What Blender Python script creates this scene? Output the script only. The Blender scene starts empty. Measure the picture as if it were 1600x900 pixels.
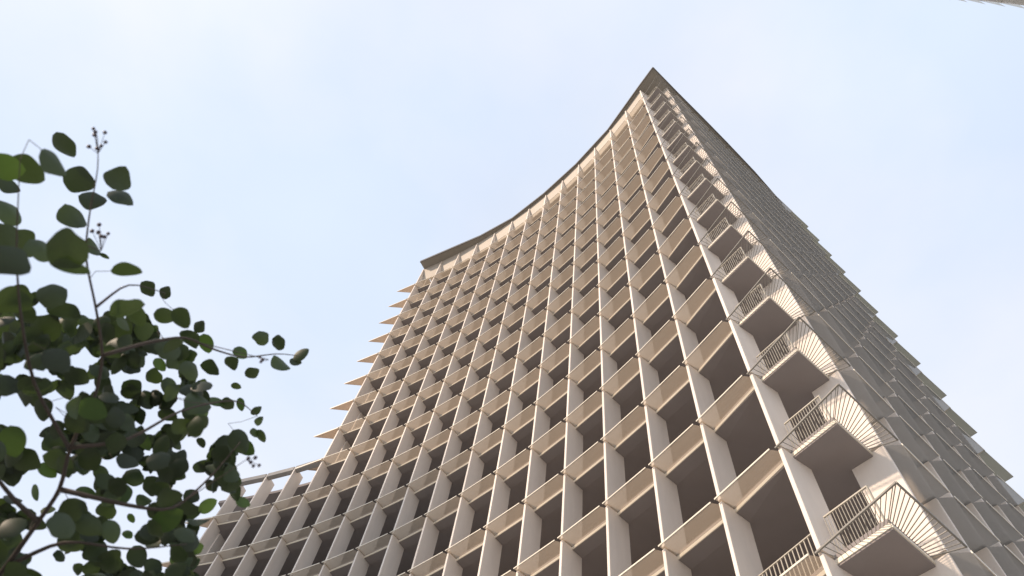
import bpy, math, random
from mathutils import Vector, Matrix
random.seed(11)
R = math.radians
sc = bpy.context.scene
col = sc.collection

# ------------------------------------------------------------------ camera
F_PX = 1079.7026
ROT = ((0.97464359, 0.22376300, 0.0),            # world axes (right, forward, up) in camera axes (right, down, forward)
       (-0.20086401, 0.87490252, 0.44068041),
       (0.09860797, -0.42950634, 0.89766407))
EYE = Vector((0, 0, 1.6))
cam_d = bpy.data.cameras.new('camera')
cam = bpy.data.objects.new('camera', cam_d); col.objects.link(cam)
cam_d.sensor_width = 36.0; cam_d.lens = F_PX / 1600 * 36.0
cam_d.dof.use_dof = True; cam_d.dof.focus_distance = 45.0; cam_d.dof.aperture_fstop = 3.6
cam_d.clip_start = 0.05; cam_d.clip_end = 5000
m = Matrix.Identity(4)
for i in range(3):
    m[i][0] = ROT[i][0]; m[i][1] = -ROT[i][1]; m[i][2] = -ROT[i][2]; m[i][3] = EYE[i]
cam.matrix_world = m
sc.camera = cam
def ray(px, py):
    d = (px - 800, py - 450, F_PX)
    return Vector([sum(ROT[i][j] * d[j] for j in range(3)) for i in range(3)])
def pix(P):
    q = Vector(P) - EYE
    c = [sum(ROT[i][j] * q[i] for i in range(3)) for j in range(3)]
    if c[2] < .05: return None
    return (800 + F_PX * c[0] / c[2], 450 + F_PX * c[1] / c[2], c[2])

# ------------------------------------------------------------------ sky, sun, exposure
SUN_AZ, SUN_EL = -104.0, 30.0          # compass direction of the sun, seen from the camera (0 = ahead, + = right)
world = bpy.data.worlds.new('World'); sc.world = world; world.use_nodes = True
nt = world.node_tree; nt.nodes.clear()
def N(t, **kw):
    n = nt.nodes.new(t)
    for k, v in kw.items(): setattr(n, k, v)
    return n
out = N('ShaderNodeOutputWorld'); bg = N('ShaderNodeBackground'); bg.inputs['Strength'].default_value = 0.1
sky = N('ShaderNodeTexSky', sky_type='NISHITA', sun_disc=False, sun_elevation=R(SUN_EL), sun_rotation=R(SUN_AZ))
sky.dust_density = 2.0; sky.air_density = 1.0
tc = N('ShaderNodeTexCoord'); mp = N('ShaderNodeMapping'); mp.inputs['Scale'].default_value = (1.2, 1.2, 1.6)
nz = N('ShaderNodeTexNoise'); nz.inputs['Scale'].default_value = 1.3; nz.inputs['Detail'].default_value = 5; nz.inputs['Roughness'].default_value = .45
cr = N('ShaderNodeValToRGB')
cr.color_ramp.elements[0].position = .34; cr.color_ramp.elements[0].color = (.84, .84, .84, 1)
cr.color_ramp.elements[1].position = .66; cr.color_ramp.elements[1].color = (.97, .97, .97, 1)
mx = N('ShaderNodeMix', data_type='RGBA')
n2z = N('ShaderNodeTexNoise'); n2z.inputs['Scale'].default_value = 1.9; n2z.inputs['Detail'].default_value = 6; n2z.inputs['Roughness'].default_value = .5
mp2 = N('ShaderNodeMapping'); mp2.inputs['Location'].default_value = (3.1, 7.7, 1.4); mp2.inputs['Scale'].default_value = (1.0, 1.0, 1.9)
cr2 = N('ShaderNodeValToRGB')                                 # thin bright cloud veil: bluer where it thins out
cr2.color_ramp.elements[0].position = .36; cr2.color_ramp.elements[0].color = (.570, .648, .785, 1)
cr2.color_ramp.elements[1].position = .62; cr2.color_ramp.elements[1].color = (.675, .705, .785, 1)
sc2 = N('ShaderNodeVectorMath', operation='SCALE'); sc2.inputs['Scale'].default_value = 10.0
nt.links.new(tc.outputs['Generated'], mp2.inputs[0]); nt.links.new(mp2.outputs[0], n2z.inputs['Vector']); nt.links.new(n2z.outputs['Fac'], cr2.inputs[0])
nt.links.new(cr2.outputs[0], sc2.inputs[0]); nt.links.new(sc2.outputs[0], mx.inputs[7])
L = nt.links.new
L(tc.outputs['Generated'], mp.inputs[0]); L(mp.outputs[0], nz.inputs['Vector']); L(nz.outputs['Fac'], cr.inputs[0])
L(cr.outputs[0], mx.inputs[0]); L(sky.outputs[0], mx.inputs[6]); L(mx.outputs[2], bg.inputs['Color']); L(bg.outputs[0], out.inputs[0])
sun_d = bpy.data.lights.new('sun', 'SUN'); sun = bpy.data.objects.new('sun', sun_d); col.objects.link(sun)
sun_d.energy = 3.1; sun_d.angle = R(3); sun_d.color = (1.0, .78, .60)
sdir = Vector((math.sin(R(SUN_AZ)) * math.cos(R(SUN_EL)), math.cos(R(SUN_AZ)) * math.cos(R(SUN_EL)), math.sin(R(SUN_EL))))
sun.rotation_euler = sdir.to_track_quat('Z', 'Y').to_euler()
sc.view_settings.view_transform = 'Standard'; sc.view_settings.look = 'None'
sc.view_settings.exposure = 0.5; sc.view_settings.gamma = 1.0; sc.view_settings.use_curve_mapping = False

# ------------------------------------------------------------------ materials
MAT = {}
def mat(name, rgb, rough=.6, metal=0.0, noise=.06, scale=3.0, bump=0.0, spec=.5, rnd=.04, translucent=None, see=0.0, stretch=1.0):
    mt = bpy.data.materials.new(name); mt.use_nodes = True
    t = mt.node_tree; n = t.nodes; b = n['Principled BSDF']
    b.inputs['Roughness'].default_value = rough; b.inputs['Metallic'].default_value = metal
    b.inputs['Specular IOR Level'].default_value = spec
    g = n.new('ShaderNodeNewGeometry'); nz = n.new('ShaderNodeTexNoise')
    nz.inputs['Scale'].default_value = scale; nz.inputs['Detail'].default_value = 6; nz.inputs['Roughness'].default_value = .62
    vs_ = n.new('ShaderNodeVectorMath'); vs_.operation = 'MULTIPLY'; vs_.inputs[1].default_value = (1, 1, stretch)
    t.links.new(g.outputs['Position'], vs_.inputs[0]); t.links.new(vs_.outputs[0], nz.inputs['Vector'])
    oi = n.new('ShaderNodeObjectInfo')
    a = n.new('ShaderNodeMath'); a.operation = 'MULTIPLY_ADD'; a.inputs[1].default_value = noise * 2; a.inputs[2].default_value = 1 - noise
    t.links.new(nz.outputs['Fac'], a.inputs[0])
    c = n.new('ShaderNodeMath'); c.operation = 'MULTIPLY_ADD'; c.inputs[1].default_value = rnd * 2; c.inputs[2].default_value = -rnd
    t.links.new(oi.outputs['Random'], c.inputs[0])
    s = n.new('ShaderNodeMath'); s.operation = 'ADD'; t.links.new(a.outputs[0], s.inputs[0]); t.links.new(c.outputs[0], s.inputs[1])
    v = n.new('ShaderNodeVectorMath'); v.operation = 'SCALE'; v.inputs[0].default_value = rgb
    t.links.new(s.outputs[0], v.inputs['Scale']); t.links.new(v.outputs[0], b.inputs['Base Color'])
    if bump:
        bp = n.new('ShaderNodeBump'); bp.inputs['Strength'].default_value = bump; bp.inputs['Distance'].default_value = .01
        t.links.new(nz.outputs['Fac'], bp.inputs['Height']); t.links.new(bp.outputs[0], b.inputs['Normal'])
    last = b.outputs[0]; o = n['Material Output']
    if translucent:
        tr = n.new('ShaderNodeBsdfTranslucent'); tr.inputs[0].default_value = (*translucent[0], 1)
        k = n.new('ShaderNodeMixShader'); k.inputs[0].default_value = translucent[1]
        t.links.new(last, k.inputs[1]); t.links.new(tr.outputs[0], k.inputs[2]); last = k.outputs[0]
    if see:
        tp = n.new('ShaderNodeBsdfTransparent'); tp.inputs[0].default_value = (.93, .9, .84, 1)
        k = n.new('ShaderNodeMixShader'); k.inputs[0].default_value = see
        t.links.new(last, k.inputs[1]); t.links.new(tp.outputs[0], k.inputs[2]); last = k.outputs[0]
    t.links.new(last, o.inputs['Surface'])
    MAT[name] = mt
    return mt
mat('fin_paint', (.77, .70, .62), .55, noise=.15, scale=1.9, spec=.35, stretch=.2, rnd=.045)
mat('sunshade_mesh', (.37, .335, .285), .5, noise=.05, scale=1.0, spec=.3, translucent=((.84, .69, .52), .44), see=.48)
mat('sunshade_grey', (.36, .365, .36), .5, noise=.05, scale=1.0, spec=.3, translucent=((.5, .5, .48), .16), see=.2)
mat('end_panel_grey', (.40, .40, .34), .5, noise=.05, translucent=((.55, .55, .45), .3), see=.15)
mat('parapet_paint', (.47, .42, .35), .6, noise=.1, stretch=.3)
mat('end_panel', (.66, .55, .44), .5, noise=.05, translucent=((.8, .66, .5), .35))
mat('trim_paint', (.80, .74, .61), .4, noise=.04, spec=.4)
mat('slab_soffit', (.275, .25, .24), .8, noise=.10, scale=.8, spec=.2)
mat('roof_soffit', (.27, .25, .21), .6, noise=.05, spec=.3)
mat('coping_metal', (.09, .085, .08), .5, noise=.05)
mat('rail_paint', (.42, .39, .32), .5, noise=.05)
mat('grille_paint', (.24, .23, .20), .5, noise=.05)
mat('window_glass', (.09, .085, .08), .3, noise=.15, scale=.4, spec=.6)
mat('mullion', (.12, .115, .11), .5)
mat('grey_concrete', (.34, .33, .31), .85, noise=.12, scale=.7, bump=.2)
mat('paving', (.385, .375, .36), .85, noise=.15, scale=.35, bump=.3)
mat('bark', (.055, .043, .034), .9, noise=.3, scale=40, bump=.6)
mat('leaf_dark', (.030, .043, .022), .5, noise=.25, scale=30, rnd=.35, spec=.35, translucent=((.04, .07, .016), .2))
mat('leaf_mid', (.040, .060, .027), .5, noise=.25, scale=30, rnd=.35, spec=.35, translucent=((.06, .10, .02), .25))
mat('leaf_bright', (.048, .078, .028), .5, noise=.25, scale=30, rnd=.3, spec=.3, translucent=((.08, .15, .025), .34))
mat('berry_skin', (.035, .022, .028), .45)
mat('pale_glass', (.6, .6, .58), .4, see=.7, translucent=((.7, .7, .68), .5))
mat('plaster', (.62, .60, .56), .8, noise=.06)

# ------------------------------------------------------------------ helpers
def new_mesh(name, V, Fc, mats, mi=None, smooth=False):
    me = bpy.data.meshes.new(name); me.from_pydata([tuple(v) for v in V], [], Fc)
    for k in mats: me.materials.append(MAT[k])
    if mi: me.polygons.foreach_set('material_index', mi)
    if smooth: me.polygons.foreach_set('use_smooth', [True] * len(me.polygons))
    me.update(); return me
def link(name, me, parent=None, loc=(0, 0, 0), rz=0.0):
    o = bpy.data.objects.new(name, me); col.objects.link(o)
    o.location = loc; o.rotation_euler = (0, 0, rz)
    if parent: o.parent = parent
    return o
def tag(o, label=None, cat=None, group=None, kind=None):
    if label: o['label'] = label
    if cat: o['category'] = cat
    if group: o['group'] = group
    if kind: o['kind'] = kind
    return o
class MB:
    def __init__(s): s.V = []; s.F = []; s.I = []
    def face(s, pts, mi=0):
        b = len(s.V); s.V += [tuple(p) for p in pts]; s.F.append(tuple(range(b, b + len(pts)))); s.I.append(mi)
    def prism(s, poly, z0, z1, mi=0, mside=None):            # poly counter-clockwise in xy
        n = len(poly); b = len(s.V)
        s.V += [(x, y, z0) for x, y in poly] + [(x, y, z1) for x, y in poly]
        s.F.append(tuple(range(b + n - 1, b - 1, -1))); s.I.append(mi)
        s.F.append(tuple(range(b + n, b + 2 * n))); s.I.append(mi)
        for i in range(n):
            j = (i + 1) % n
            s.F.append((b + i, b + j, b + n + j, b + n + i)); s.I.append(mi if mside is None else mside)
    def box(s, x0, x1, y0, y1, z0, z1, mi=0):
        s.prism([(x0, y0), (x1, y0), (x1, y1), (x0, y1)], z0, z1, mi)
    def bar(s, a, b, r, mi=0, n=4, r2=None, up=(0, 0, 1)):
        a = Vector(a); b = Vector(b); d = (b - a)
        if d.length < 1e-6: return
        d.normalize(); u = Vector(up)
        if abs(d.dot(u)) > .95: u = Vector((1, 0, 0))
        e1 = d.cross(u).normalized(); e2 = d.cross(e1).normalized()
        r2 = r if r2 is None else r2; k = len(s.V)
        for P, rr in ((a, r), (b, r2)):
            for i in range(n):
                t = 2 * math.pi * (i + .5) / n
                s.V.append(tuple(P + e1 * math.cos(t) * rr + e2 * math.sin(t) * rr))
        for i in range(n):
            j = (i + 1) % n
            s.F.append((k + i, k + j, k + n + j, k + n + i)); s.I.append(mi)
        s.F.append(tuple(k + i for i in range(n - 1, -1, -1))); s.I.append(mi)
        s.F.append(tuple(k + n + i for i in range(n))); s.I.append(mi)
    def tube(s, pts, radii, n=6, mi=0):
        pts = [Vector(p) for p in pts]; k0 = len(s.V); prev = None
        for i, P in enumerate(pts):
            d = (pts[min(i + 1, len(pts) - 1)] - pts[max(i - 1, 0)]).normalized()
            e1 = d.cross(Vector((.31, .2, 1)).normalized()).normalized() if prev is None else (prev - d * prev.dot(d)).normalized()
            prev = e1; e2 = d.cross(e1)
            for j in range(n):
                t = 2 * math.pi * j / n
                s.V.append(tuple(P + (e1 * math.cos(t) + e2 * math.sin(t)) * radii[i]))
        for i in range(len(pts) - 1):
            for j in range(n):
                a = k0 + i * n + j; b = k0 + i * n + (j + 1) % n
                s.F.append((a, b, b + n, a + n)); s.I.append(mi)
        s.F.append(tuple(k0 + j for j in range(n - 1, -1, -1))); s.I.append(mi)
        s.F.append(tuple(k0 + (len(pts) - 1) * n + j for j in range(n))); s.I.append(mi)
    def add(s, me_V, me_F, me_I, M):
        b = len(s.V); s.V += [tuple(M @ Vector(v)) for v in me_V]
        s.F += [tuple(b + i for i in f) for f in me_F]; s.I += me_I
    def mesh(s, name, mats, smooth=False): return new_mesh(name, s.V, s.F, mats, s.I, smooth)
    def build(s, name, mats, parent=None, loc=(0, 0, 0), rz=0.0, smooth=False):
        return link(name, s.mesh(name, mats, smooth), parent, loc, rz)

# ------------------------------------------------------------------ ground
H = 3.3                                  # storey height; the tower is laid out in storeys from the eye point
g = MB(); g.face([(-900, -900, 0), (900, -900, 0), (900, 900, 0), (-900, 900, 0)])
tag(g.build('ground', ['paving']), kind='structure')

# ------------------------------------------------------------------ the tower's plan
Z0 = 5.2498                              # storey line 0 above the eye
KMIN, KTOP, WTOP = -3, 14.18, 5.06
def zz(k): return (Z0 + k) * H + EYE.z
MOD = .65276
P2 = [Vector((2.16307, 2.86416))]
for i in range(17):
    a = 1.94606 + .04356 * i + .00009 * i * i
    P2.append(P2[-1] + Vector((math.cos(a), math.sin(a))) * MOD)
LC = [p * H for p in P2]                 # left facade columns, 0 at the corner, 16 at the end of the low wing (17 = tip)
r0 = Vector((2.872, 2.641)); r8 = Vector((7.39, 5.235)); tr = (r8 - r0).normalized(); nr = Vector((-tr.y, tr.x))
RC = [(r0 + (r8 - r0) * (j / 8) + nr * (.045 * 4 * (j / 8) * (1 - j / 8))) * H for j in range(9)]
W = MOD * H
def inward(t): return Vector((-t.y, t.x))
def bay_left(i):                         # bay between column i+1 (left end) and i (right end)
    A, B = LC[i + 1], LC[i]; t = (B - A).normalized(); return A, t, (B - A).length
def bay_right(j):
    A, B = RC[j], RC[j + 1]; t = (B - A).normalized(); return A, t, (B - A).length
def nl(i):
    ts = [bay_left(q)[1] for q in (i - 1, i) if 0 <= q < 17]; t = sum(ts, Vector((0, 0))).normalized(); return inward(t)
def nrr(j):
    ts = [bay_right(q)[1] for q in (j - 1, j) if 0 <= q < 8]; t = sum(ts, Vector((0, 0))).normalized(); return inward(t)
BASE = Vector((5.0, 18.0, 0))
tower = bpy.data.objects.new('high_rise_tower', None); col.objects.link(tower); tower.location = BASE
tag(tower, 'tall concave tower with a cream grid of fins and sunshades rising to a sharp corner', 'tower')
def local(p, z): return Vector((p.x, p.y, z)) - BASE

# ------------------------------------------------------------------ shared pieces (bay space: x left to right, y inwards, z up)
D_PL, D_FIN, T_FIN = .155 * H, .29 * H, .034 * H
def fin_mesh(name, hgt):
    b = MB(); t = T_FIN / 2; ch = .012
    z0, z1 = .014 * H, hgt - .014 * H
    # front edge slightly rounded, back tapered, inner top corner cut
    y0 = .012 * H
    prof = [(-t + ch, y0), (t - ch, y0), (t, y0 + ch), (t * .8, D_FIN), (-t * .8, D_FIN), (-t, y0 + ch)]
    b.prism(prof, z0, z1)
    return b.mesh(name, ['fin_paint'])
FIN = fin_mesh('fin_panel', H)
FIN_TOP = fin_mesh('fin_panel_top', .18 * H + H)
FIN_WING = fin_mesh('fin_panel_wing', .06 * H + H)
def plate_mb(mirror=False):
    b = MB(); o = (-.085 if mirror else -.03) * H; i = D_PL - .012; th = .022
    x0, x1 = -.008 * H, W - (.075 if mirror else .055) * H
    poly = [(x0, o), (x1, o), (W - .004 * H, (.005 if mirror else .075) * H), (W - .004 * H, i), (x0, i)]
    rim = [(x0 - .004, o - .02), (x1 + .008, o - .02), (x1 + .008, o - .001), (x0 - .004, o - .001)]
    if mirror:
        poly = [(W - x, y) for x, y in poly][::-1]; rim = [(W - x, y) for x, y in rim][::-1]
    e_ = .022 if mirror else .012
    b.face([(x, y, -th / 2) for x, y in poly[::-1]], 0); b.prism(rim, -th - e_, e_, 1)
    for xa, xb in ((x0, x0 + .02), (W - .004 * H - .02, W - .004 * H)):                       # end bars that carry the mesh
        if mirror: xa, xb = W - xb, W - xa
        b.box(xa, xb, .08 * H, i, -th, 0, 1)
    return b
PL, PLm = plate_mb(), plate_mb(True)
PLATE = PL.mesh('sunshade_plate', ['sunshade_mesh', 'trim_paint']); PLATE_M = PLm.mesh('sunshade_plate_mirrored', ['sunshade_grey', 'trim_paint'])
def rail_mb(x0, x1, n):
    b = MB(); y = .178 * H; zb, zt = .035 * H, .345 * H
    b.box(x0, x1, y - .02, y + .02, zt - .03, zt, 0); b.box(x0, x1, y - .012, y + .012, zb + .05, zb + .075, 0)
    for q in range(n):
        x = x0 + (x1 - x0) * (q + .5) / n
        b.box(x - .011, x + .011, y - .011, y + .011, zb, zt - .03, 0)
    return b
RL = rail_mb(.02 * H, W - .02 * H, 17); RAIL = RL.mesh('railing', ['rail_paint'])

# ------------------------------------------------------------------ storey by storey: where each piece stands
plates, fins, rails = [], [], []         # (origin xy, angle, z, mesh, mb)
def ang(t): return math.atan2(t.y, t.x)
for k in range(KMIN, 14):
    for i in range(16):
        if i >= 13 and k > 4: continue
        A, t, w = bay_left(i)
        plates.append((A, ang(t), zz(k), PLATE, PL)); (rails.append((A, ang(t), zz(k), RAIL, RL)) if k < -1 else None)
    for j in range(7):
        A, t, w = bay_right(j)
        plates.append((A, ang(t), zz(k), PLATE_M, PLm))
    for i in range(17):
        if i >= 14 and k > 4: continue
        n = nl(i); me = FIN
        if k == 13: me = FIN_TOP
        if k == 4 and i > 13: me = FIN_WING
        fins.append((LC[i], ang(Vector((n.y, -n.x))), zz(k), me, None))
    for j in range(8):
        n = nrr(j); fins.append((RC[j], ang(Vector((n.y, -n.x))), zz(k), FIN_TOP if k == 13 else FIN, None))
def shown(it):                           # how large a piece shows in the photograph
    A, a, z, me, _ = it
    vs = [me.vertices[q].co for q in range(0, len(me.vertices), max(1, len(me.vertices) // 12))]
    M = Matrix.Translation((A.x, A.y, z)) @ Matrix.Rotation(a, 4, 'Z')
    ps = [pix(M @ v) for v in vs]
    if any(p is None for p in ps): return 0
    xs = [p[0] for p in ps]; ys = [p[1] for p in ps]
    if max(xs) < -20 or min(xs) > 1620 or max(ys) < -20 or min(ys) > 925: return 0
    return (max(xs) - min(xs)) * (max(ys) - min(ys)) + 1
def emit(items, name, rest, mats, limit=300):
    its = sorted(items, key=lambda q: -shown(q)); left = []
    for n, it in enumerate(its):
        A, a, z, me, mb = it
        if n < limit and shown(it) > 0: link(name, me, tower, local(A, z), a)
        else: left.append(it)
    b = MB()
    for A, a, z, me, mb in left:
        M = Matrix.Translation(local(A, z)) @ Matrix.Rotation(a, 4, 'Z')
        b.add([v.co for v in me.vertices], [tuple(p.vertices) for p in me.polygons], [2 if me is PLATE_M and p.material_index == 0 else p.material_index for p in me.polygons], M)
    if left: tag(b.build(rest, mats, tower), kind='stuff')
emit(plates, 'sunshade_plate', 'remaining_sunshade_plates', ['sunshade_mesh', 'trim_paint', 'sunshade_grey'])
emit(fins, 'fin_panel', 'remaining_fin_panels', ['fin_paint'])
emit(rails, 'railing', 'remaining_railings', ['rail_paint'])

# spikes: the pointed end plates where the facade breaks off
def spike(A, B, n, k, over=.03, mt='end_panel'):
    b = MB(); q = A + n * .30 * H; B = A + (B - A) * .95 if over < .05 else B; o = -n * (over * H)
    pts = [A + o, B, q] if (B - A).cross(q - A) > 0 else [A + o, q, B]
    if over > .05: pts = [A + o, B + o, B + n * .05 * H, A + n * D_PL]
    poly = [(p.x - A.x, p.y - A.y) for p in pts]
    b.prism(poly, -.05 if over > .05 else -.10, .01, 0, 1)
    b.build('end_sunshade', [mt, 'trim_paint'], tower, local(A, zz(k)))
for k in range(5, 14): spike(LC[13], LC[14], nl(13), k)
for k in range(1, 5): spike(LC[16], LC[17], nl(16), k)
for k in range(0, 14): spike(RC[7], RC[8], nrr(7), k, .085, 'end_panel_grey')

# ------------------------------------------------------------------ floor slabs, slab edges, window bands
def meet(p, d, q, e):
    s = (q - p).cross(e) / d.cross(e); return p + d * s
CS = Vector((2.452, 2.530)) * H          # corner of the balcony slabs
CE = Vector((2.775, 2.712)) * H          # where the balcony slab meets the first fin of the right face
CI = Vector((2.285, 2.885)) * H
def offs(d, last, rl=7, first=1):
    Lp = [LC[i] + nl(i) * d for i in range(last, first - 1, -1)]; Rp = [RC[j] + nrr(j) * d for j in range(first, rl + 1)]
    return Lp, Rp
def paths(last, d_front, d_back):
    fl, fr = offs(d_front, last); bl, br = offs(d_back, last, first=2)
    c0 = CI + (LC[1] - LC[0]).normalized() * .14; q0 = CE + tr * .08
    corner = meet(LC[1] + nl(1) * d_back, LC[0] - LC[1], RC[1] + nrr(1) * d_back, RC[0] - RC[1])
    front = fl + [c0, CI, CS, CE, q0] + fr
    back = bl + [corner] * 7 + br
    if last in (13, 16):                 # a short stub of slab beyond the last fin
        t = (LC[last + 1] - LC[last])
        front = [LC[last] + nl(last) * (d_front + .10 * H) + t * .30] + front; back = [back[0] + t * .05] + back
    t = RC[8] - RC[7]
    front.append(RC[7] + nrr(7) * (d_front + .10 * H) + t * .04); back.append(back[-1] + t * .02)
    return front, back
for k in range(KMIN, 14):
    last = 16 if k <= 4 else 13
    f, bk = paths(last, D_PL, 1.14 * H)
    f2, _ = paths(last, D_FIN, 1.14 * H)
    z = zz(k); b = MB()
    for q in range(len(f) - 1):
        A, B, A2, B2, C, D = f[q], f[q + 1], f2[q], f2[q + 1], bk[q], bk[q + 1]
        z1, z2, zt = z - .040 * H, z - .056 * H, z + .03 * H
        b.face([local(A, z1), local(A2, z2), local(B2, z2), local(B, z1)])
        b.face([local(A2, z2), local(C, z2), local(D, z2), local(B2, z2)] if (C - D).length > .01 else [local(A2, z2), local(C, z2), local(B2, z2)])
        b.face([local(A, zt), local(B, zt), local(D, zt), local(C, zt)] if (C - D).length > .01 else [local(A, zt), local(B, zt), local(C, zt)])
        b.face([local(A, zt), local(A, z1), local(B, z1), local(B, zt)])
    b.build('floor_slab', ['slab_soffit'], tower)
    e = MB()
    for q in range(len(f) - 1):
        A, B = f[q], f[q + 1]; t = (B - A).normalized(); n = inward(t) * .025
        e.prism([(p.x - BASE.x, p.y - BASE.y) for p in (A - n, B - n, B + n * .2, A + n * .2)], z - .042 * H, z - .010 * H)
    e.build('slab_edge', ['trim_paint'], tower)
for k in range(KMIN, 14):
    last = 16 if k <= 3 else 13
    f, _ = paths(last, 1.06 * H, 1.06 * H); bl, br = offs(1.06 * H, last, first=2)
    corner = meet(LC[1] + nl(1) * 1.06 * H, LC[0] - LC[1], RC[1] + nrr(1) * 1.06 * H, RC[0] - RC[1])
    path = bl + [corner] + br; b = MB(); z1, z2 = zz(k) + .03 * H, zz(k + 1) - .06 * H
    for q in range(len(path) - 1):
        A, B = path[q], path[q + 1]
        b.face([local(A, z1), local(B, z1), local(B, z2), local(A, z2)], 0)
        t = (B - A).normalized(); n = inward(t)
        for s in (0.0, .5):
            P = A + (B - A) * s
            b.prism([((P + t * u - n * v).x - BASE.x, (P + t * u - n * v).y - BASE.y) for u, v in ((-.03, .07), (.03, .07), (.03, .01), (-.03, .01))], z1, z2, 1)
    b.build('window_band', ['window_glass', 'mullion'], tower)
# end walls that close the rooms where the facade breaks off
def end_wall(A, n, t, za, zb, d0=.31 * H, d1=1.2 * H):
    P = [A + n * d0, A + n * d1]; b = MB(); u = t * .1
    b.prism([(p.x - BASE.x, p.y - BASE.y) for p in (P[0] - u, P[0] + u, P[1] + u, P[1] - u)], za, zb); b.build('end_wall', ['fin_paint'], tower)
end_wall(LC[13], nl(13), bay_left(12)[1], zz(5.04), zz(14.1)); end_wall(LC[16], nl(16), bay_left(15)[1], zz(KMIN), zz(3.9)); end_wall(RC[7], nrr(7), bay_right(6)[1], zz(KMIN), zz(14.1))
# set-back roof of the low wing and its rim beam
b = MB(); q = [LC[i] + nl(i) * .42 * H for i in range(17, 12, -1)]; bk = [LC[i] + nl(i) * 2.2 * H for i in range(17, 12, -1)]
for a in range(len(q) - 1):
    b.prism([(p.x - BASE.x, p.y - BASE.y) for p in (q[a], q[a + 1], bk[a + 1], bk[a])], zz(4.96), zz(5.03))
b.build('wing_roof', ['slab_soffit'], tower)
for i in range(13, 16):
    A, t, w = bay_left(i); b = MB(); b.box(.02 * H, w - .02 * H, 0, .10 * H, -.10 * H, 0)
    b.build('rim_beam', ['grey_concrete'], tower, local(A, zz(WTOP)), ang(t))
b = MB()                                 # back wall of the wing's top storey
for i in range(13, 16):
    A, t, w = bay_left(i); n = inward(t)
    P = [A + n * 2.1 * H, A + n * 2.1 * H + t * w]
    b.face([local(P[0], zz(4)), local(P[1], zz(4)), local(P[1], zz(4.97)), local(P[0], zz(4.97))])
b.build('wing_back_wall', ['window_glass'], tower)
# sloping parapet panels between the fin tops
def parapet(A, t, w):
    b = MB(); x0, x1 = .02 * H, w - .02 * H; zb, zt = .58 * H, 1.175 * H; yb, yt = .175 * H, .022 * H
    P = [(x0, yb, zb), (x1, yb, zb), (x1, yt, zt), (x0, yt, zt)]; Q = [(x, y + .04, z) for x, y, z in P]
    b.face(P); b.face(Q[::-1])
    for u in range(4): b.face([P[u], Q[u], Q[(u + 1) % 4], P[(u + 1) % 4]])
    b.box(x0, x1, yb - .03, yb + .05, zb - .05, zb - .003, 1)
    b.build('parapet_panel', ['parapet_paint', 'trim_paint'], tower, local(A, zz(13)), ang(t))
for i in range(13): parapet(*bay_left(i))
for j in range(7): parapet(*bay_right(j))
# roof slab with its dark coping
edge = [Vector(p) * H for p in ((-2.975, 9.378), (-2.184, 8.766), (-1.30, 8.085), (-.47, 7.305), (.29, 6.325), (.99, 5.262), (1.62, 4.10), (2.14, 2.75), (2.352, 2.226),
                                (3.206, 2.730), (4.082, 3.235), (4.871, 3.700), (5.917, 4.335), (6.948, 5.015))]
back = [Vector((-2.0, 10.6)) * H, Vector((3.0, 11.0)) * H, Vector((6.2, 6.4)) * H]
b = MB(); poly = [(p.x - BASE.x, p.y - BASE.y) for p in (edge + back[::-1])]
b.prism(poly, zz(KTOP), zz(KTOP) + .2)
b.build('roof_slab', ['roof_soffit'], tower)
b = MB()
for q in range(len(edge) - 1):
    A, B = edge[q], edge[q + 1]; n = inward((B - A).normalized()) * .05
    b.prism([(p.x - BASE.x, p.y - BASE.y) for p in (A - n, B - n, B - n * .02, A - n * .02)], zz(KTOP) - .06, zz(KTOP) + .3)
b.build('roof_coping', ['coping_metal'], tower)
# core behind the windows, and the base down to the ground
b = MB()
pl, pr = offs(1.2 * H, 13, first=2)
corner = meet(LC[1] + nl(1) * 1.2 * H, LC[0] - LC[1], RC[1] + nrr(1) * 1.2 * H, RC[0] - RC[1])
poly = pl + [corner] + pr + [Vector((6.2, 6.6)) * H, Vector((3.0, 10.9)) * H]
b.prism([(p.x - BASE.x, p.y - BASE.y) for p in poly], .004 - BASE.z, zz(14.1))
b.build('core_wall', ['grey_concrete'], tower)
b = MB(); pl = [LC[i] + nl(i) * 1.2 * H for i in range(17, 12, -1)]; bk = [LC[i] + nl(i) * 2.2 * H for i in range(17, 12, -1)]
for a in range(4):
    b.prism([(p.x - BASE.x, p.y - BASE.y) for p in (pl[a], pl[a + 1], bk[a + 1], bk[a])], .004, zz(3.98))
b.build('wing_core', ['grey_concrete'], tower)

# ------------------------------------------------------------------ the open corner: horizontal grilles and railings round the balconies
O0, O1, O2 = Vector((2.150, 2.880)) * H, Vector((2.360, 2.245)) * H, Vector((2.936, 2.577)) * H
gb = MB(); C0 = CS.copy()
def lp(p, z=0): return (p.x - C0.x, p.y - C0.y, z)
gb.bar(lp(O0), lp(O1), .028); gb.bar(lp(O1), lp(O2), .028); gb.bar(lp(O2), lp(CE), .016)
for q in range(14):
    s = (q + .5) / 14
    gb.bar(lp(CI.lerp(CS, s)), lp(O0.lerp(O1, s)), .010)
for q in range(15):
    s = q / 15
    gb.bar(lp(CS.lerp(CE, s)), lp(O1.lerp(O2, s)), .0115)
GRILLE = gb.mesh('corner_grille', ['grille_paint'])
cb = MB(); n = 15; zt = .345 * H
A, B = CI.lerp(CS, .04), CI.lerp(CS, .93); nn = inward((B - A).normalized()) * .07; A = A + nn; B = B + nn
cb.bar(lp(A, zt), lp(B, zt), .025)
for q in range(n + 1):
    P = A.lerp(B, q / n); cb.bar(lp(P, .03 * H), lp(P, zt), .009 if q < n else .025)
CRAIL = cb.mesh('corner_railing', ['rail_paint'])
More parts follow.
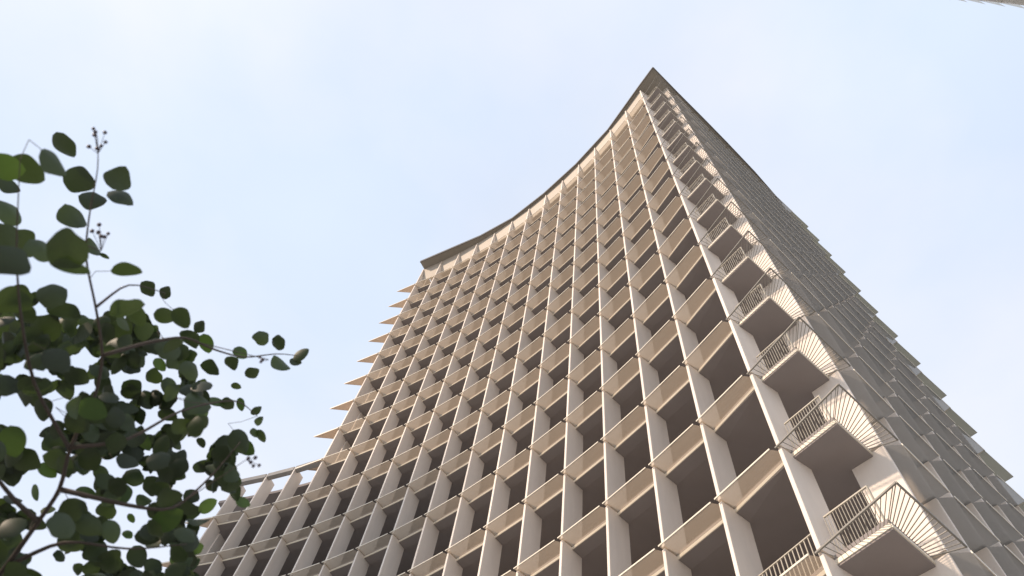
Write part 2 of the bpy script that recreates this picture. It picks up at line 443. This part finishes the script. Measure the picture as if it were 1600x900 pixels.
for k in range(KMIN, 14):
    link('corner_grille', GRILLE, tower, local(C0, zz(k) - .01)); link('corner_railing', CRAIL, tower, local(C0, zz(k)))

# ------------------------------------------------------------------ second tower, of which only the tips of its sunshades reach into the picture
def tip(az, r): return Vector((math.sin(R(az)), math.cos(R(az)))) * r * H
TT = tip(95.56, 10.96)
tb = Vector((TT.x - 4, TT.y - 6, 0))
tower2 = bpy.data.objects.new('high_rise_tower', None); col.objects.link(tower2); tower2.location = tb
tag(tower2, 'pale neighbouring tower showing only pointed sunshade tips at the top right corner', 'tower')
Z2 = 22.61
c2 = [TT]; a_ = math.pi
for q in range(6):
    c2.append(c2[-1] + Vector((math.cos(a_), math.sin(a_))) * W); a_ += .16 if q > 0 else 0
def l2(p, z): return Vector((p.x, p.y, z)) - tb
def n2f(q):
    t = (c2[min(q + 1, 6)] - c2[max(q - 1, 0)]).normalized(); return Vector((-t.y, t.x))
def xy(p): return (p.x - tb.x, p.y - tb.y)
inner2 = [c2[q] + n2f(q) * D_PL for q in range(1, 7)]; deep2 = [c2[q] + n2f(q) * (D_PL + 6) for q in range(1, 7)]
for f_ in range(-20, 4):
    z = (Z2 + f_) * H + EYE.z
    for q in range(6):
        if f_ < -4: continue
        A, B = c2[q], c2[q + 1]; b = MB()
        pts = [A, B, B + n2f(q + 1) * D_PL] + ([A + n2f(q) * D_PL] if q else [])
        b.prism([xy(p) for p in pts], z - .03, z + .004, 0, 1)
        b.build('sunshade_plate' if q else 'end_sunshade', ['pale_glass', 'trim_paint'], tower2)
        n = n2f(q + 1); link('fin_panel', FIN, tower2, l2(B, z), math.atan2(-n.x, n.y))
    b = MB()
    for q in range(5): b.prism([xy(p) for p in (inner2[q], inner2[q + 1], deep2[q + 1], deep2[q])], z - .06 * H, z + .03 * H)
    b.build('floor_slab', ['plaster'], tower2)
b = MB()
for q in range(5):
    A, B = inner2[q] + n2f(q + 1) * 2.2, inner2[q + 1] + n2f(q + 2) * 2.2
    b.prism([xy(p) for p in (A, B, deep2[q + 1], deep2[q])], .004, (Z2 + 4) * H)
b.build('core_wall', ['plaster'], tower2)

# ------------------------------------------------------------------ unseen block, added left of the tower to keep sun off the wing
SH = Vector((math.sin(R(SUN_AZ)), math.cos(R(SUN_AZ)))); UH = Vector((SH.y, -SH.x))
cB = SH * 90 + UH * 38
block = bpy.data.objects.new('shade_block', None); col.objects.link(block); block.location = (cB.x, cB.y, 0); block.rotation_euler = (0, 0, ang(SH))
tag(block, 'unseen concrete block with window bands, added far left to shade the low wing', 'shade blocker')
HB = 84.0
b = MB(); b.box(0, 16, -15, 15, .004, HB); b.build('wall', ['grey_concrete'], block)
for k in range(22):
    b = MB(); b.box(-.06, -.003, -14.2, 14.2, 2.2 + k * 3.7, 4.3 + k * 3.7); b.build('window_band', ['window_glass'], block)
b = MB(); b.box(-.4, 16.4, -15.4, 15.4, HB + .003, HB + .5); b.build('roof', ['coping_metal'], block)

# ------------------------------------------------------------------ the tree at the left
def at(px, py, d): return EYE + ray(px, py).normalized() * d
TB = Vector((-2.6, 1.2, 0))
tree = bpy.data.objects.new('leafy_tree', None); col.objects.link(tree); tree.location = TB
tag(tree, 'dark green round-leaved tree with small dark berries reaching in from the left', 'tree')
def lt(p): return Vector(p) - TB
fork = at(-170, 1180, 2.55)
b = MB(); base = Vector((TB.x, TB.y, 0.0)); pts = []; rad = []
for q in range(9):
    s = q / 8; P = base.lerp(fork, s) + Vector((.09 * math.sin(s * 5), .07 * math.sin(s * 4 + 1), 0)) * (1 - s) * s * 4
    pts.append(lt(P)); rad.append(.10 * (1 - s) + .045 * s + (.05 * (1 - s * 5) if s < .2 else 0))
b.tube(pts, rad, 10); b.build('trunk', ['bark'], tree, smooth=True)
limbs = [
    ([(-170, 1180, 2.55), (-60, 975, 2.45), (10, 885, 2.4), (60, 815, 2.35), (95, 765, 2.3), (108, 700, 2.25), (150, 620, 2.2), (162, 555, 2.15), (150, 480, 2.1), (132, 400, 2.05), (140, 330, 2.0), (154, 262, 2.0), (152, 212, 2.0)], .009, .0008),
    ([(162, 555, 2.15), (230, 535, 2.2), (290, 525, 2.25), (330, 545, 2.3), (380, 560, 2.4), (432, 552, 2.45), (468, 556, 2.5)], .006, .0012),
    ([(108, 700, 2.25), (200, 690, 2.25), (280, 640, 2.35), (370, 622, 2.5), (402, 650, 2.6)], .007, .0012),
    ([(95, 765, 2.3), (200, 790, 2.2), (270, 800, 2.2), (330, 745, 2.3), (376, 690, 2.3)], .008, .0014),
    ([(10, 885, 2.4), (100, 842, 2.3), (200, 860, 2.2), (292, 850, 2.2)], .007, .0014),
    ([(108, 700, 2.25), (50, 600, 2.1), (30, 480, 2.0), (25, 390, 1.95), (30, 275, 1.9)], .0055, .001),
    ([(150, 480, 2.1), (200, 440, 2.15), (258, 458, 2.3)], .004, .0012),
    ([(60, 815, 2.35), (20, 780, 2.3), (-40, 700, 2.2), (-90, 560, 2.1)], .008, .002),
    ([(-60, 975, 2.45), (90, 960, 2.3), (220, 940, 2.2)], .01, .002),
]
twig_pts = []
for pl_, ra, rb in limbs:
    P = [at(*q) for q in pl_]; fine = []
    for a in range(len(P) - 1):
        for s in (0, .25, .5, .75): fine.append(P[a].lerp(P[a + 1], s))
    fine.append(P[-1])
    for _ in range(2): fine = [fine[0]] + [(fine[a - 1] + fine[a] * 2 + fine[a + 1]) / 4 for a in range(1, len(fine) - 1)] + [fine[-1]]
    n = len(fine); bb = MB(); bb.tube([lt(p) for p in fine], [ra + (rb - ra) * (a / (n - 1)) ** .8 for a in range(n)], 6)
    bb.build('branch', ['bark'], tree, smooth=True); twig_pts += fine
# leaf meshes: round blades with a short tip, cupped and creased along the midrib
def leaf_mesh(idx, asp, cup, curl, notch, mname):
    V = []; Fc = []; n = 12; row = []
    for q in range(n + 1):
        s = q / n; w = .5 * asp * (math.sin(math.pi * s ** .82) ** .62) * (1 - .16 * notch * math.sin(9 * s + idx)) if 0 < q < n else 0
        y = s; z = curl * (s - .5) ** 2 * 2 - curl * .25
        if w == 0: row.append((len(V),)); V.append((0, y, z))
        else:
            row.append((len(V), len(V) + 1, len(V) + 2)); V += [(-w, y, z + cup * w), (0, y, z), (w * (1 + .08 * notch), y, z + cup * w * .9)]
    for q in range(n):
        a, c = row[q], row[q + 1]
        if len(a) == 1: Fc += [(a[0], c[1], c[0]), (a[0], c[2], c[1])]
        elif len(c) == 1: Fc += [(a[0], a[1], c[0]), (a[1], a[2], c[0])]
        else: Fc += [(a[0], a[1], c[1], c[0]), (a[1], a[2], c[2], c[1])]
    return new_mesh('leaf_%d' % idx, V, Fc, [mname], smooth=True)
LEAVES = []
for idx in range(12):
    mname = ('leaf_dark', 'leaf_dark', 'leaf_mid', 'leaf_mid', 'leaf_dark', 'leaf_bright')[idx % 6]
    LEAVES.append(leaf_mesh(idx, random.uniform(.72, 1.0), random.uniform(.05, .4), random.uniform(-.25, .35), random.uniform(0, 1), mname))
# leaves along the outline: x, y, length, blade direction (degrees, 0 = right, 90 = down), apparent width
OUT = [(100,228,44,55,26),(85,254,50,45,26),(124,282,46,20,40),(145,311,40,10,26),(186,278,44,-60,38),(189,308,42,28,22),(40,268,54,25,40),(8,262,50,10,36),(14,290,32,30,22),(14,331,46,55,26),
(116,338,46,50,30),(33,382,46,60,28),(18,406,60,35,44),(5,372,44,80,36),(104,392,62,20,52),(64,390,42,45,24),(110,424,54,12,17),(148,386,34,55,16),(163,401,16,30,8),(198,425,46,3,22),
(230,452,30,50,22),(258,457,24,-60,18),(82,460,42,-20,32),(99,491,48,15,24),(18,476,56,10,40),(200,486,54,-15,24),(213,495,40,60,30),(258,494,36,10,30),(282,498,40,50,28),(311,510,24,-50,18),
(70,515,58,60,40),(118,532,50,10,36),(172,500,40,70,26),(156,525,44,-10,28),(200,520,44,80,34),(228,517,40,30,30),(322,537,36,75,26),(296,530,40,50,26),(280,563,38,30,26),(328,577,36,25,22),
(265,545,42,60,30),(376,551,27,40,18),(361,568,28,60,20),(394,583,26,-25,20),(409,528,28,70,22),(434,537,28,40,20),(440,567,38,40,18),(470,553,32,-35,20),(462,565,22,15,14),(369,604,18,20,13),
(376,632,24,80,15),(401,642,21,-35,13),(406,658,18,-60,12),(266,605,36,75,26),(296,605,34,55,22),(310,629,46,15,28),(354,633,26,30,18),(338,628,30,20,16),(262,649,32,20,22),(285,679,32,-55,18),
(314,692,20,60,13),(352,697,38,80,30),(375,690,46,60,36),(337,707,30,70,22),(385,700,34,40,26),(407,682,26,60,16),(312,731,24,30,20),(260,712,36,80,24),(245,722,42,70,30),(275,742,32,20,24),
(352,740,36,85,14),(360,757,34,60,22),(380,785,26,20,18),(325,790,32,-30,24),(310,813,36,0,10),(300,775,28,40,22),(262,812,50,-30,40),(292,835,22,-70,18),(307,857,22,-20,18),(280,850,30,60,20),
(225,780,32,20,20),(345,715,26,10,20),(398,676,18,70,12),(366,770,30,70,18),(330,760,24,50,16),(240,590,36,30,26),(215,560,44,60,34),(190,545,46,40,34),(250,570,34,50,24),(300,645,34,10,22),
(90,563,60,40,44),(120,590,50,30,36),(60,560,54,70,40),(20,550,50,20,38),(15,600,52,10,36),(35,615,54,70,26),(65,640,48,80,30),(100,610,46,60,30),(85,605,34,-30,17),(145,640,60,30,48),
(160,600,46,60,34),(205,610,48,50,38),(230,625,44,70,34),(215,650,42,60,26),(180,660,52,20,38),(225,690,46,60,26),(20,690,62,80,48),(40,720,56,30,40),(90,690,50,30,34),(120,660,56,40,46),
(140,700,54,10,40),(175,705,44,-20,26),(200,720,48,30,30),(160,740,40,60,28),(100,730,48,70,30),(75,735,40,40,28),(15,740,52,70,40),(190,770,46,60,34),(210,745,42,40,30),(235,760,44,70,32),
(135,770,40,20,24),(118,792,46,10,20),(75,797,26,-5,16),(55,770,34,75,14),(20,780,34,10,14),(10,800,32,20,20),(155,760,36,70,24),(165,800,40,50,28),(175,830,50,80,38),(140,820,56,30,44),
(100,820,56,60,36),(110,850,50,20,36),(55,822,38,10,24),(30,818,36,20,20),(15,850,50,40,40),(20,880,50,20,40),(95,868,26,60,14),(150,860,44,20,36),(170,880,48,60,36),(215,870,46,70,38),
(230,840,48,10,36),(205,810,22,60,14),(200,835,22,40,14),(245,800,44,40,32),(180,890,44,20,32),(145,892,40,60,30),(265,780,40,-20,28),(120,890,24,70,16),(240,885,40,40,32),(205,895,36,20,26)]
def put_leaf(px, py, ln, ang_, wd, parent=tree, keep=True, real=None):
    real = real or random.uniform(.072, .098)
    d = max(1.75, min(3.0, real * F_PX / max(ln, 1))); size = ln / F_PX * d
    v = ray(px, py).normalized(); right = v.cross(Vector((0, 0, 1))).normalized()
    cx = Vector((ROT[0][0], ROT[1][0], ROT[2][0])); cy = Vector((ROT[0][1], ROT[1][1], ROT[2][1]))
    a = R(ang_); axis = (cx * math.cos(a) + cy * math.sin(a)); axis = (axis - v * axis.dot(v)).normalized()
    tilt = random.uniform(-.35, .35); axis = (axis + v * tilt).normalized()
    side = axis.cross(v).normalized(); nrm = side.cross(axis).normalized()
    me = random.choice(LEAVES); asp = .85
    roll = math.acos(max(.25, min(1, (wd / ln) / asp))) * random.choice((-1, 1))
    s2 = side * math.cos(roll) + nrm * math.sin(roll); n2_ = s2.cross(axis)
    c = EYE + v * d; o = c - axis * size * .5
    M = Matrix(((s2.x, axis.x, n2_.x, 0), (s2.y, axis.y, n2_.y, 0), (s2.z, axis.z, n2_.z, 0), (0, 0, 0, 1)))
    return me, Matrix.Translation(lt(o)) @ M @ Matrix.Scale(size, 4)
petiole = MB(); nleaf = 0
def leaf_obj(px, py, ln, a, wd):
    global nleaf
    me, M = put_leaf(px, py, ln, a, wd)
    o = bpy.data.objects.new('leaf', me); col.objects.link(o); o.parent = tree; o.matrix_local = M; nleaf += 1
    P = M.translation; q = min(twig_pts, key=lambda t: (lt(t) - P).length); q = lt(q)
    ax = (M.to_3x3() @ Vector((0, 1, 0))).normalized()
    if (q - P).length < .12:
        mid = P - ax * .03 + Vector((0, 0, -.006)); petiole.bar(P, mid, .0008, r2=.0008); petiole.bar(mid, mid.lerp(q, .5) + Vector((0, 0, -.012)), .0008, r2=.0008); petiole.bar(mid.lerp(q, .5) + Vector((0, 0, -.012)), q, .0008, r2=.001)
for (x, y, l_, a_, w_) in OUT:
    f_ = .85 if y < 500 or x > 255 else .66
    leaf_obj(x, y, l_ * f_, a_, w_ * f_)
GAPS = [(25,577,24,8),(75,592,14,12),(138,563,14,12),(10,640,24,22),(42,662,22,16),(85,642,26,18),(128,606,22,10),(185,592,14,12),(245,580,30,30),(240,655,26,20),(282,640,16,16),(55,706,22,8),(165,720,14,8),
        (35,760,22,16),(62,785,28,18),(125,752,20,16),(212,792,20,28),(60,850,28,20),(95,885,45,18),(188,828,10,16),(195,858,16,14),(235,878,20,12),(300,760,18,14),(205,735,14,10),(150,795,12,6),(305,700,18,20),(60,740,14,10)]
def in_gap(x, y): return any(((x - a) / (c + (10 if y < 730 else 17))) ** 2 + ((y - b_) / (d + (10 if y < 730 else 17))) ** 2 < 1 for a, b_, c, d in GAPS)
def in_crown(x, y):
    top = 455 if x < 60 else 500 if x < 240 else 540 if x < 320 else 690
    rt = 60 if y < 470 else 240 if y < 520 else 300 if y < 600 else 330 if y < 690 else 365 if y < 760 else 300
    return top < y < 920 and -10 < x < rt
tries = 0
while nleaf < 290 and tries < 4000:
    tries += 1; x, y = random.uniform(-10, 380), random.uniform(455, 920)
    if in_crown(x, y) and not in_gap(x, y):
        ln = random.uniform(20, 36) * (1 - .2 * (x / 380)); leaf_obj(x, y, ln, random.uniform(0, 180), ln * random.uniform(.45, .85))
# the smaller leaves deeper in the crown, and the crown outside the picture
rest = MB(); n_ = 0
while n_ < 470:
    x, y = random.uniform(-10, 380) if n_ % 3 else random.uniform(130, 370), random.uniform(455, 920)
    if in_crown(x, y) and not in_gap(x, y):
        ln = random.uniform(16, 32); me, M = put_leaf(x, y, ln, random.uniform(0, 360), ln * random.uniform(.4, .8), real=random.uniform(.06, .08)); n_ += 1
        rest.add([v.co for v in me.vertices], [tuple(p.vertices) for p in me.polygons], [random.randrange(2)] * len(me.polygons), M)
for _ in range(620):
    x, y = random.choice([(random.uniform(-700, -15), random.uniform(250, 1250)), (random.uniform(-500, 300), random.uniform(935, 1300))])
    if x < -350 and y < 450: continue
    d = random.uniform(1.9, 3.2); me, M = put_leaf(x, y, random.uniform(28, 50), random.uniform(0, 360), 30)
    rest.add([v.co for v in me.vertices], [tuple(p.vertices) for p in me.polygons], [random.randrange(2)] * len(me.polygons), M)
tag(rest.build('remaining_leaves', ['leaf_dark', 'leaf_mid'], tree, smooth=True), kind='stuff')
tag(petiole.build('leaf_stalks', ['bark'], tree), kind='stuff')
def berry(px, py, d, r):
    b = MB(); P = at(px, py, d); n, mm = 8, 5
    vs = []
    for i in range(mm + 1):
        th = math.pi * i / mm
        for j in range(n): vs.append((r * math.sin(th) * math.cos(2 * math.pi * j / n), r * math.sin(th) * math.sin(2 * math.pi * j / n), r * 1.12 * math.cos(th)))
    fs = [(i * n + j, i * n + (j + 1) % n, (i + 1) * n + (j + 1) % n, (i + 1) * n + j) for i in range(mm) for j in range(n)]
    b.V = vs + []; b.F = fs; b.I = [0] * len(fs)
    b.bar((0, 0, -r * 1.1), (0, 0, -r * 1.5), r * .35)
    b.build('berry', ['berry_skin'], tree, lt(P), smooth=True); return P
st = MB()
for hub, bs in (((153, 240), [(146,201),(149,206),(148,211),(164,207),(165,222),(158,228),(139,229),(152,232)]), ((158, 392), [(155,351),(144,361),(154,363),(169,365),(163,370),(158,369)]),
                ((385, 718), [(399,715),(392,722),(388,716),(405,727),(396,728)]), ((420, 562), [(406,558),(410,562),(408,565)])):
    hb = lt(at(*hub, 2.02))
    for bx, by in bs:
        d = 2.0 + random.uniform(-.03, .03); P = lt(berry(bx, by, d, random.uniform(.0040, .0056)))
        st.bar(hb, P, .0008, r2=.0006)
    q = min(twig_pts, key=lambda t: (lt(t) - hb).length); st.bar(lt(q), hb, .0016, r2=.001)
tag(st.build('berry_stalks', ['bark'], tree), kind='stuff')
